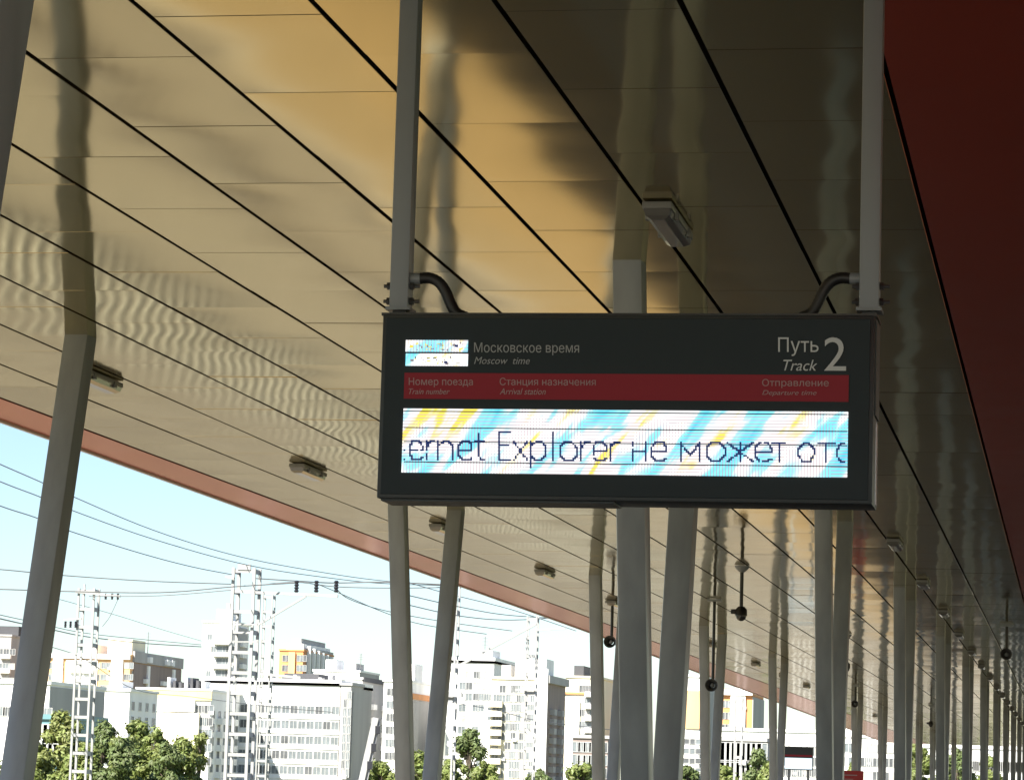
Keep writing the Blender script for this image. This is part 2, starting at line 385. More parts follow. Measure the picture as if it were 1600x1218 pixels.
def plate(name, m, corners, dy, parent=brd):
    a = [fp(x, y, dy) for x, y in corners]; xs = [p.x for p in a]; zs = [p.z for p in a]
    x0, x1 = (xs[0]+xs[3])/2, (xs[1]+xs[2])/2; z1, z0 = (zs[0]+zs[1])/2, (zs[2]+zs[3])/2
    return MB().box((x0, FY-dy, z0), (x1, FY+.004, z1)).build(name, m, parent)
plate('red_strip', M_STRIP, [(632, 582), (1326, 586), (1326, 627), (631, 623)], .001)
def screen_mat(name, seedv, amount):
    m = bpy.data.materials.new(name); m.use_nodes = True; n = m.node_tree; N = n.nodes; L = n.links
    for k in list(N): N.remove(k)
    out = N.new('ShaderNodeOutputMaterial'); em = N.new('ShaderNodeEmission'); L.new(em.outputs[0], out.inputs[0])
    tc = N.new('ShaderNodeTexCoord'); mp = N.new('ShaderNodeMapping'); L.new(tc.outputs['Object'], mp.inputs[0])
    mp.inputs['Scale'].default_value = (15, 1, 15); mp.inputs['Rotation'].default_value = (0, R(-40), 0)
    m2 = N.new('ShaderNodeMapping'); m2.inputs['Location'].default_value = (seedv, seedv*.7, seedv*.3); m2.inputs['Scale'].default_value = (1.05, 1, .3)
    L.new(mp.outputs[0], m2.inputs[0]); mp = m2
    n1 = N.new('ShaderNodeTexNoise'); n1.inputs['Scale'].default_value = 1.0; n1.inputs['Detail'].default_value = 3; n1.inputs['Distortion'].default_value = .4; L.new(mp.outputs[0], n1.inputs[0])
    r1 = N.new('ShaderNodeValToRGB'); L.new(n1.outputs['Fac'], r1.inputs[0]); e = r1.color_ramp.elements
    e[0].position = .34; e[0].color = (.95, .78, .10, 1); e[1].position = .40; e[1].color = (1, .97, .80, 1)
    k = e.new(.43); k.color = (1, .97, .98, 1); k = e.new(.50); k.color = (.95, 1, 1, 1); k = e.new(.57); k.color = (.30, .84, 1, 1); k = e.new(.72); k.color = (.05, .58, .88, 1)
    # fine scan lines, in pink-grey
    wv = N.new('ShaderNodeTexWave'); wv.bands_direction = 'Z'; wv.inputs['Scale'].default_value = 33; wv.inputs['Distortion'].default_value = .3; L.new(tc.outputs['Object'], wv.inputs[0])
    wx = N.new('ShaderNodeTexWave'); wx.bands_direction = 'X'; wx.inputs['Scale'].default_value = 36; L.new(tc.outputs['Object'], wx.inputs[0])
    n2 = N.new('ShaderNodeTexNoise'); n2.inputs['Scale'].default_value = 6; L.new(tc.outputs['Object'], n2.inputs[0])
    st = N.new('ShaderNodeMapRange'); st.inputs['From Min'].default_value = .5; st.inputs['From Max'].default_value = .56; L.new(n2.outputs['Fac'], st.inputs[0])
    mw = N.new('ShaderNodeMix'); L.new(st.outputs[0], mw.inputs[0]); L.new(wv.outputs['Fac'], mw.inputs[2]); L.new(wx.outputs['Fac'], mw.inputs[3])
    mr = N.new('ShaderNodeMapRange'); L.new(mw.outputs[0], mr.inputs[0]); mr.inputs['From Min'].default_value = .05; mr.inputs['From Max'].default_value = .5; mr.inputs['To Min'].default_value = 1-amount
    cm = N.new('ShaderNodeMix'); cm.data_type = 'RGBA'; cm.blend_type = 'MIX'; L.new(mr.outputs[0], cm.inputs[0])
    cm.inputs[6].default_value = (.42, .30, .33, 1); L.new(r1.outputs[0], cm.inputs[7])
    L.new(cm.outputs[2], em.inputs[0]); em.inputs[1].default_value = .43
    return m
M_SCR = screen_mat('led matrix', 3.1, .75); M_SCR2 = screen_mat('led clock', 8.4, .4)
M_OFF = mat('unlit led', (.004, .008, .05), .5, var=.5, scale=60, emit=(.01, .05, .28, .12)); M_LINE = mat('module gap', (.004, .004, .02), .6)
disp = plate('led_display', M_SCR, [(630, 638), (1325, 643), (1324, 745), (628, 738)], .0015)
for yy in (645, 671, 693, 725):
    a = fp(631, yy-2, .0025); b = fp(1324, yy+1.5, .0025)
    MB().box((a.x, FY-.0025, (a.z+b.z)/2-.0016), (b.x, FY-.0012, (a.z+b.z)/2+.0014)).build('module_gap', M_LINE, disp)
for (ya, yb), m in (((531, 549), M_SCR), ((552, 571), M_SCR2)):
    plate('clock_display', m, [(634, ya), (731, ya+.6), (731, yb+.6), (634, yb)], .0015)
mb = MB(); rg = random.Random(3)
for ya, yb, n_ in ((534, 546, 46), (556, 567, 26)):
    for k in range(n_):
        x = rg.uniform(638, 722); y = rg.uniform(ya, yb); q = rg.choice((1.4, 2.2, 5)); a = fp(x, y, .0022); b = fp(x+q, y+rg.choice((1.0, 1.6, 3.5)), .0022)
        d_ = .0018+k*.00002; mb.slot(rg.choice((0, 1, 1, 2))); mb.add([(a.x, FY-d_, a.z), (b.x, FY-d_, a.z), (b.x, FY-d_, b.z), (a.x, FY-d_, b.z)], [(0, 1, 2, 3)])
tag(mb.build('clock_glitch', [M_OFF, mat('yellow led', (.5, .4, .02), .5, emit=(.9, .75, .05, .3)), mat('grey led', (.3, .25, .27), .5, emit=(.5, .45, .5, .12))], brd, fix=False), kind='stuff')
# lettering of the running text, drawn on the led grid: strokes in a unit box (x right, y up; 1 = x-height)
LET = {
 'e': [[(0,.52),(1,.52),(1,.75),(.75,1),(.25,1),(0,.75),(0,.25),(.25,0),(.8,0),(1,.15)]],
 'r': [[(0,0),(0,1)], [(0,.7),(.4,1),(1,1)]], 'n': [[(0,0),(0,1)], [(0,.75),(.4,1),(.75,1),(1,.75),(1,0)]],
 't': [[(.45,1.4),(.45,.2),(.7,0),(1,.02)], [(0,1),(1,1)]], 'E': [[(1,1.55),(0,1.55),(0,0),(1,0)], [(0,.8),(.8,.8)]],
 'x': [[(0,1),(1,0)], [(0,0),(1,1)]], 'p': [[(0,1),(0,-.4)], [(0,.75),(.3,1),(.75,1),(1,.7),(1,.3),(.75,0),(.3,0),(0,.25)]],
 'l': [[(.5,1.55),(.5,0)]], 'o': [[(.3,1),(.7,1),(1,.7),(1,.3),(.7,0),(.3,0),(0,.3),(0,.7),(.3,1)]],
 'H': [[(0,0),(0,1)], [(1,0),(1,1)], [(0,.5),(1,.5)]], 'M': [[(0,0),(0,1),(.5,.3),(1,1),(1,0)]],
 'K': [[(.5,0),(.5,1)], [(0,1),(.5,.5),(1,1)], [(0,0),(.5,.5),(1,0)]], 'T': [[(0,1),(1,1)], [(.5,1),(.5,0)]],
 'c': [[(1,1),(.4,1),(.05,.7),(.05,.3),(.4,0),(1,0)]], ':': [[(0,0),(.1,0)], [(0,.5),(.1,.5)]]}
RUN = [(':',631,633),('e',641,660),('r',668,679),('n',684,708),('e',717,738),('t',742,757),('E',781,798),('x',803,824),('p',829,853),('l',860,870),('o',875,902),('r',909,923),('e',927,948),('r',954,970),
       ('H',989,1010),('e',1019,1042),('M',1063,1094),('o',1104,1133),('K',1137,1176),('e',1180,1205),('T',1206,1228),('o',1248,1272),('T',1278,1305),('c',1308,1322)]
cells_on = set(); PITCH = 2.9
for ch, xa, xb in RUN:
    base = 717.5+4*(xa-640)/680
    for st in LET[ch]:
        for (u0, v0), (u1, v1) in zip(st, st[1:]):
            for k in range(25):
                f_ = k/24; u = u0+(u1-u0)*f_; v = v0+(v1-v0)*f_
                cells_on.add((round((xa+u*(xb-xa))/PITCH), round((-v*28.5)/PITCH), round(base*2)/2))
mb = MB()
for cx_, cy_, base in cells_on:
    if cx_*PITCH > 1322 or (cx_*7+cy_*13) % 41 == 0: continue
    a = fp(cx_*PITCH-PITCH*.5, base+cy_*PITCH-PITCH*.5); b = fp(cx_*PITCH+PITCH*.5, base+cy_*PITCH+PITCH*.5)
    y_ = FY-.0032; mb.add([(a.x, y_, a.z), (b.x, y_, a.z), (b.x, y_, b.z), (a.x, y_, b.z)], [(0, 1, 2, 3)])
tag(mb.build('running_text', M_OFF, disp, fix=False), kind='stuff', label='running text ernet Explorer не может ото in unlit dots')
def lettering(text, box, m, italic=0., name='lettering', parent=brd):
    """outline of the font glyphs, filled row by row (non-zero winding) and fitted to its measured place on the face"""
    x0, x1, y0, y1 = box
    c = bpy.data.curves.new('t', 'FONT'); c.body = text; c.shear = italic; c.fill_mode = 'NONE'; c.resolution_u = 5
    o = bpy.data.objects.new('t', c); COL.objects.link(o)
    bpy.context.view_layer.update(); me = bpy.data.meshes.new_from_object(o.evaluated_get(bpy.context.evaluated_depsgraph_get()))
    bpy.data.objects.remove(o); bpy.data.curves.remove(c)
    P = [(v.co.x, v.co.y) for v in me.vertices]; nb = {}
    for e in me.edges:
        a, b = e.vertices; nb.setdefault(a, []).append(b); nb.setdefault(b, []).append(a)
    loops = []; seen = set()
    for k in range(len(P)):
        if k in seen: continue
        st = [k]; comp = set()
        while st:
            q = st.pop()
            if q in comp: continue
            comp.add(q); st += nb.get(q, [])
        seen |= comp; loops.append([P[q] for q in sorted(comp)])
    bpy.data.meshes.remove(me)
    ax, bx = min(p[0] for p in P), max(p[0] for p in P); ay, by = min(p[1] for p in P), max(p[1] for p in P)
    rows = max(24, int((y1-y0)*3.2)); mb = MB()
    def W(u, q): return fp(x0+(u-ax)/(bx-ax)*(x1-x0), y1+(q-ay)/(by-ay)*(y0-y1)+.004*(u-ax)/(bx-ax)*(x1-x0), .0022)
    for r in range(rows):
        ya, yb = ay+(by-ay)*r/rows, ay+(by-ay)*(r+1)/rows; yc = (ya+yb)/2; hits = []
        for lp in loops:
            for (px_, py_), (qx, qy) in zip(lp, lp[1:]+lp[:1]):
                if (py_ <= yc) != (qy <= yc): hits.append((px_+(yc-py_)/(qy-py_)*(qx-px_), 1 if qy > py_ else -1))
        hits.sort(); wd_ = 0
        for hx, hd in hits:
            if wd_ == 0: xs_ = hx
            wd_ += hd
            if wd_ == 0 and hx > xs_: mb.add([W(xs_, ya), W(hx, ya), W(hx, yb), W(xs_, yb)], [(0, 1, 2, 3)])
    return tag(mb.build(name, m, parent, fix=False), 'printed words '+text)
lettering('Московское время', (741, 905, 535, 554.5), M_INKD)
lettering('Moscow  time', (741, 828, 557.5, 568.5), M_INKD, .3)
lettering('Номер поезда', (639, 739, 590, 604.5), M_INKR)
lettering('Train number', (639, 703, 607, 615.5), M_INKR, .3)
lettering('Станция назначения', (781, 931, 590, 604), M_INKR)
lettering('Arrival station', (781, 853, 606.5, 616), M_INKR, .3)
lettering('Путь', (1216, 1279, 527, 556), M_INKW)
lettering('Track', (1224, 1277, 562, 579), M_INKW, .3)
lettering('2', (1288, 1322, 527, 579), M_INKW)
lettering('Отправление', (1191, 1295, 592, 606), M_INKR)
lettering('Departure time', (1191, 1276, 609.5, 619), M_INKR, .3)
# hangers, bolts, conduits
def hanger(px0, px1, side, label):
    xa = at((px0[0]+px1[0])/2, 240, SY+.1).x; x = (bx0+.032 if side < 0 else bx1-.022)
    yb = SY+.1; hw = .029
    t = thing('hanger', (x, yb, bz1+.006), label, 'hanger', 'hangers of the departure board')
    MB().box((x-hw, yb-.035, bz1+.03), (x+hw, yb+.035, CZ-.004), .006).build('tube', M_HANG, t, smooth=True)
    MB().box((x-hw-.008, yb-.045, bz1+.022), (x+hw+.008, yb+.045, bz1+.032)).build('end_plate', M_HANG, t)
    MB().box((x-.02, yb-.02, bz1+.007), (x+.02, yb+.02, bz1+.024)).build('neck', M_DARK, t)
    MB().box((x-.09, yb-.09, CZ-.016), (x+.09, yb+.09, CZ-.005)).build('ceiling_plate', M_HANG, t)
    for dz in (.052, .098):
        b = MB(); b.tube([(x-hw-.022, yb-.01, bz1+dz), (x+hw+.03, yb-.01, bz1+dz)], .0055, 8); bo = b.build('bolt', M_BOLT, t, smooth=True)
        for n0 in (x-hw-.012, x+hw): MB().tube([(n0, yb-.01, bz1+dz), (n0+.012, yb-.01, bz1+dz)], .012, 6).build('nut', M_BOLT, bo)
    s = -side
    zt = bz1+.122
    MB().tube([(x+s*hw, yb-.005, zt), (x+s*(hw+.03), yb-.005, zt)], .017, 12).build('cable_gland', M_HANG, t, smooth=True)
    pts = [(x+s*(hw+.028), zt), (x+s*(hw+.06), zt+.001), (x+s*(hw+.087), zt-.012), (x+s*(hw+.108), zt-.04), (x+s*(hw+.124), zt-.075), (x+s*(hw+.142), zt-.103), (x+s*(hw+.175), zt-.118)]
    sm = []
    for k in range(len(pts)-1):
        for q in range(6):
            p0, p1, p2, p3 = (Vector(pts[max(0, min(len(pts)-1, k+e))]) for e in (-1, 0, 1, 2)); f_ = q/6
            v = .5*((2*p1)+(p2-p0)*f_+(2*p0-5*p1+4*p2-p3)*f_*f_+(3*p1-p0-3*p2+p3)*f_**3); sm.append((v.x, yb-.005, v.y))
    rad = [.0165+.0012*(i % 2) for i in range(len(sm))]
    MB().tube(sm, rad, 10).build('conduit', M_RUBBER, t, smooth=True)
hanger((632, 0), (612, 480), -1, 'left grey hanger tube with black conduit carrying the departure board')
hanger((1378, 0), (1356, 480), 1, 'right grey hanger tube with black conduit carrying the departure board')

# ================================================================== FAR PLATFORM SIGNS
p = at(1247, 1166, 70)
b2 = thing('platform_sign', (p.x, 70, 0), 'small far information board with white-blue screen behind the second right column', 'sign')
x0, x1 = at(1226, 1166, 70).x, at(1270, 1166, 70).x; z1 = p.z; z0 = at(1247, 1202, 70).z
MB().box((x0, 70, z0), (x1, 70.15, z1), .01).build('housing', M_HOUSE, b2)
MB().box((x0+.01, 69.994, z0+.02), (x1-.01, 70.002, z0+.27)).build('screen', mat('pale blue screen', (.3, .4, .5), .5, emit=(.75, .9, 1, .4)), b2)
MB().box((x0+.01, 69.994, z0+.30), (x1-.01, 70.002, z0+.34)).build('red_strip', M_STRIP, b2)
for x in (x0+.1, x1-.1): MB().box((x-.03, 70.04, 0), (x+.03, 70.1, z0)).build('leg', M_HANG, b2)
p = at(1330, 1203, 62); x0, x1 = at(1311, 1203, 62).x, at(1349, 1203, 62).x
b3 = thing('platform_sign', (p.x, 62, 0), 'far red platform sign with white lines at the bottom picture edge', 'sign')
MB().box((x0, 62, p.z-.62), (x1, 62.06, p.z), .006).build('panel', mat('red sign', (.42, .02, .02), .4), b3)
for k, (u, h) in enumerate(((.8, .02), (.6, .015), (.7, .015))): MB().box((x0+.04, 61.995, p.z-.1-.08*k), (x0+.04+u*(x1-x0-.08), 62.001, p.z-.1-.08*k+h)).build('text_line', M_INKR, b3)
for x in (x0+.08, x1-.08): MB().box((x-.025, 62.01, 0), (x+.025, 62.05, p.z-.6)).build('leg', M_HANG, b3)

# ================================================================== RAILWAY MASTS AND WIRES
m_mast = mat('galvanised mast', (.30, .30, .29), .55, var=.12, scale=2)
m_wire = mat('dark wire', (.14, .14, .14), .5); m_ins = mat('insulator', (.02, .02, .025), .25)
def ladder_mast(pxa, pxb, ytop, D, label, step=.85, dep=None, xtop=None):
    a = at(pxa, ytop, D); b = at(pxb, ytop, D); wd = b.x-a.x; z1 = a.z; xm = (a.x+b.x)/2; dep = dep or wd*.9; ch = max(.06, wd*.12)
    t = thing('catenary_mast', (xm, D, GZ), label, 'mast', 'railway masts')
    for sx in (-1, 1):
        for sy in (0, 1): MB().bar((xm+sx*(wd-ch)/2, D+sy*dep, GZ), (xm+sx*(wd-ch)/2, D+sy*dep, z1), ch, ch*.8, up=(0, 1, 0)).build('chord', m_mast, t)
    n = int((z1-GZ)/step)
    for k in range(n+1):
        z = GZ+.15+k*(z1-GZ-.3)/n
        MB().box((xm-wd/2+ch*.9, D-.012, z-.07), (xm+wd/2-ch*.9, D+.012, z+.07)).build('batten', m_mast, t)
        for sx in (-1, 1): MB().box((xm+sx*(wd-ch)/2-.012, D+ch*.3, z-.1), (xm+sx*(wd-ch)/2+.012, D+dep-ch*.3, z+.1)).build('batten', m_mast, t)
    MB().box((xm-wd*.9, D-.4, GZ), (xm+wd*.9, D+dep+.4, GZ+.25)).build('footing', m_conc, t)
    return t, xm, wd, z1
def arm(t, p, q, wd=.1): return MB().bar(p, q, wd, wd).build('bracket_arm', m_mast, t)
def insulator(t, p, l=.35, r=.09):
    mb = MB(); n = 9; pts = []; rs = []
    for k in range(n): pts.append((p.x, p.y, p.z+l*k/(n-1))); rs.append(r if k % 2 else r*.6)
    return mb.tube(pts, rs, 8).build('insulator', m_ins, t)
# mast at the far left, with a cross arm
t, xm, wd, z1 = ladder_mast(122, 149, 918, 139, 'white lattice mast in front of the green trees at the left')
arm(t, at(118, 924, 138.9), at(188, 931, 138.9)); 
for x in (165, 175, 184): insulator(t, at(x, 936, 138.9), .28, .07)
arm(t, at(100, 968, 138.9), at(128, 966, 138.9), .08)
for x in (102, 110, 118): insulator(t, at(x, 980, 138.9), .3, .07)
MB().bar(at(133, 921, 139), at(132, 912, 139), .08, .08).build('tip', m_mast, t)
# double mast with the cantilever beam
t, xm, wd, z1 = ladder_mast(363, 400, 886, 126, 'tall lattice mast with a long cantilever arm carrying three insulators')
arm(t, at(398, 925, 125.9), at(528, 931, 125.9), .12); arm(t, at(404, 975, 125.8), at(478, 931, 125.8), .09)
for x in (463, 494, 525): insulator(t, at(x, 925, 125.9), .5, .11)
MB().box(at(372, 886, 126)+Vector((0, -.05, -.1)), at(392, 886, 126)+Vector((0, .05, .12))).build('head_frame', m_mast, t)
arm(t, at(352, 900, 125.8), at(366, 903, 125.8), .08)
for yy in (975, 1002): arm(t, at(366, yy, 125.8), at(402, yy, 125.8), .06)
t, xm, wd, z1 = ladder_mast(410, 427, 928, 172, 'thinner lattice mast just right of the cantilever mast')
arm(t, at(405, 1052, 171.8), at(470, 1058, 171.8), .14)
t, xm, wd, z1 = ladder_mast(692, 716, 905, 125, 'lattice mast standing behind the leaning strut below the board', step=1.2)
arm(t, at(716, 1040, 124.9), at(838, 974, 124.9), .1)
arm(t, at(690, 1085, 124.9), at(722, 1084, 124.9), .2)
t, xm, wd, z1 = ladder_mast(823, 840, 962, 137, 'slim lattice mast in front of the cream apartment block')
arm(t, at(838, 984, 136.9), at(884, 981, 136.9), .09); arm(t, at(805, 1077, 136.9), at(846, 1077, 136.9), .1)
t, xm, wd, z1 = ladder_mast(1148, 1161, 1088, 150, 'lattice mast in front of the orange tower', step=1.4)
ladder_mast(1236, 1247, 1202, 150, 'low white lattice post under the far board, left of two', step=.8)
ladder_mast(1253, 1264, 1202, 150, 'low white lattice post under the far board, right of two', step=.8)
ladder_mast(1354, 1362, 1150, 190, 'white lattice mast between two distant columns on the right', step=1.4)
def wire(pts, D0, D1, label, r=.02):
    n = len(pts); P = []
    for k, (x, y) in enumerate(pts): P.append(at(x, y, D0+(D1-D0)*k/(n-1)))
    sm = []
    for k in range(n-1):
        for q in range(6):
            p0, p1, p2, p3 = (P[max(0, min(n-1, k+e))] for e in (-1, 0, 1, 2)); f_ = q/6
            sm.append(.5*((2*p1)+(p2-p0)*f_+(2*p0-5*p1+4*p2-p3)*f_*f_+(3*p1-p0-3*p2+p3)*f_**3))
    sm.append(P[-1])
    tag(MB().tube(sm, r, 5).build('overhead_wire', m_wire), label, 'wire', 'overhead railway wires')
wire([(-120,672),(0,725),(62,752),(113,775),(240,828),(370,868),(500,893),(600,907),(700,914)], 84, 150, 'topmost overhead wire sweeping down under the red canopy edge', .019)
wire([(-120,700),(0,752),(60,775),(110,796),(240,842),(390,883),(520,903),(600,911),(690,914)], 84, 150, 'second overhead wire from the top, close below the topmost one', .019)
wire([(-120,745),(0,790),(55,808),(105,828),(220,864),(300,885),(362,897)], 84, 125.5, 'third overhead wire ending at the head of the cantilever mast', .019)
wire([(-100,883),(0,889),(95,898),(230,907),(364,912)], 120, 126, 'nearly level wire crossing behind the left strut to the cantilever mast', .024)
wire([(-100,919),(0,920),(95,923),(250,925),(364,916),(463,910)], 120, 126, 'level wire passing the top of the left lattice mast', .026)
wire([(140,931),(250,930),(364,921)], 139, 127, 'short wire from the left mast cross arm to the cantilever mast', .02)
wire([(400,903),(463,907),(494,909),(525,910),(610,909),(720,914)], 125.9, 130, 'wire running over the three insulators', .028)
wire([(400,914),(463,909),(525,916),(610,918),(700,917)], 125.9, 130, 'lower wire leaving the insulators towards the board', .022)
wire([(494,911),(530,926),(600,956),(660,975),(760,990)], 125.9, 160, 'sagging wire dropping from the middle insulator', .02)
wire([(525,918),(545,935),(600,953),(690,970),(800,985)], 126, 160, 'sagging wire dropping from the last insulator', .02)
wire([(-60,952),(0,966),(40,975),(85,984),(135,994),(220,1004),(318,1010)], 120, 230, 'thick cable in front of the blue sky reaching the white tower', .034)
wire([(-60,945),(0,960),(60,973),(130,988),(220,998),(318,1007)], 121, 231, 'thin cable just above the thick cable by the white tower', .022)
wire([(80,1010),(130,1028),(210,1076),(300,1088),(420,1103),(520,1112)], 128, 150, 'slack wire hanging across the yellow building', .016)
wire([(90,935),(180,960),(260,985),(330,1005)], 150, 240, 'faint diagonal wire high between the two big masts', .016)
wire([(185,934),(172,962),(160,978)], 139, 139, 'short jumper wire under the left mast cross arm', .016)
wire([(640,930),(720,948),(790,960),(880,966),(990,972)], 110, 160, 'upper sagging wire between the struts below the board', .02)
wire([(640,945),(720,962),(800,968),(900,962)], 110, 150, 'lower sagging wire between the struts below the board', .02)
wire([(640,910),(700,927),(800,952),(900,985)], 110, 150, 'wire running along just beneath the red canopy edge', .018)
wire([(700,1095),(780,1110),(840,1125),(960,1140)], 120, 150, 'thin wire crossing the cream apartment block', .016)
# white signal mast with dark heads, leaning ladder beside it
b = at(566, 1218, 96); tp = at(588, 1121, 96)
t = thing('signal_mast', (b.x, 96, GZ), 'leaning white signal mast with black lamp heads by the grey building', 'signal')
d = tp-b; foot = b-d*((b.z-GZ)/d.z)
MB().bar(foot, tp, .2, .2, ch=.01).build('mast_tube', m_mast, t)
MB().bar(foot+Vector((.18, 0, 0)), tp+Vector((.12, 0, -.1)), .05, .05).build('ladder_rail', m_mast, t)
for f_ in (.55, .68, .8, .92):
    c = foot.lerp(tp, f_)+Vector((.15, -.06, 0)); MB().box(c-Vector((.08, .05, .13)), c+Vector((.08, .05, .13)), .01).build('signal_head', m_ins, t)
MB().box(foot-Vector((.3, .3, 0)), foot+Vector((.3, .3, .2))).build('footing', m_conc, t)
# white fence along the outer track
t = thing('track_fence', (-14.2, 60, GZ), 'low white picket fence between the tracks, mirrored in the ceiling', 'fence')
m_fw = mat('white fence paint', (.36, .36, .32), .6)
mb = MB()
for k in range(190): mb.box((-14.23, 18+k*.63, GZ+.1), (-14.17, 18+k*.63+.3, GZ+1.35))
tag(mb.build('pickets', m_fw, t, fix=False), kind='stuff')
for z in (.4, 1.1): MB().box((-14.26, 18, GZ+z), (-14.23, 137.5, GZ+z+.1)).build('fence_rail', m_fw, t)

# ================================================================== BUILDINGS
m_glass = mat('window glass', (.16, .18, .19), .15, var=.3, scale=.6, spec=.6)
m_glassd = mat('dark window glass', (.10, .105, .11), .2, var=.3, scale=.6)
m_glassl = mat('curtained glass', (.38, .37, .34), .3, var=.3, scale=.6)
m_ac = mat('air conditioner', (.6, .6, .58), .6)
m_frame = mat('white window frame', (.48, .48, .47), .6)
WALLS = {
 'white': mat('white render', (.82, .81, .79), .85, var=0.11, scale=.25, stretch=(1, 1, .12)),
 'cream': mat('cream panel', (.74, .68, .52), .85, var=0.11, scale=.25, stretch=(1, 1, .12)),
 'yellow': mat('yellow cladding', (.76, .56, .25), .8, var=0.11, scale=.25, stretch=(1, 1, .12)),
 'orange': mat('orange brick', (.60, .27, .11), .85, var=0.15, scale=.4, stretch=(1, 1, .12)),
 'peach': mat('peach panel', (.68, .40, .19), .85, var=0.13, scale=.3, stretch=(1, 1, .12)),
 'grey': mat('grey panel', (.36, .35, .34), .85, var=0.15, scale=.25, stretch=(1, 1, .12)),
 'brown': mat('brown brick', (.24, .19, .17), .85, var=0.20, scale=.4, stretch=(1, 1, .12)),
 'dark': mat('dark roofing', (.06, .06, .065), .8),
 'teal': mat('teal cladding', (.12, .24, .26), .5, var=0.15, scale=.3, stretch=(1, 1, .12))}
WM = {}
def window_mesh(ww, wh, gl):
    k = (round(ww, 2), round(wh, 2), gl.name)
    if k in WM: return WM[k]
    mb = MB(); f = .07
    for a, b in (((-ww/2, -.1, 0), (-ww/2+f, .05, wh)), ((ww/2-f, -.1, 0), (ww/2, .05, wh)), ((-ww/2+f, -.1, 0), (ww/2-f, .05, f)), ((-ww/2+f, -.1, wh-f), (ww/2-f, .05, wh)), ((-.035, -.08, f), (.035, .05, wh-f))): mb.box(a, b)
    mb.slot(1); mb.box((-ww/2+f, -.03, f), (ww/2-f, .04, wh-f))
    o = mb.build('window', [m_frame, gl]); WM[k] = o.data; bpy.data.objects.remove(o); return WM[k]
def balcony_mesh(ww, m):
    k = ('b', round(ww, 2), m.name)
    if k in WM: return WM[k]
    mb = MB().box((-ww/2, -1.1, 0), (ww/2, .02, .15)); mb.box((-ww/2, -1.1, .15), (ww/2, -1.02, 1.15)).box((-ww/2, -1.02, .15), (-ww/2+.08, .02, 1.15)).box((ww/2-.08, -1.02, .15), (ww/2, .02, 1.15))
    o = mb.build('balcony', m); WM[k] = o.data; bpy.data.objects.remove(o); return WM[k]
def ac_mesh():
    if 'ac' not in WM:
        mb = MB().box((-.45, -.4, 0), (.45, -.02, .65)); mb.box((-.38, -.43, .1), (.1, -.4, .55)); o = mb.build('air_conditioner', m_ac); WM['ac'] = o.data; bpy.data.objects.remove(o)
    return WM['ac']
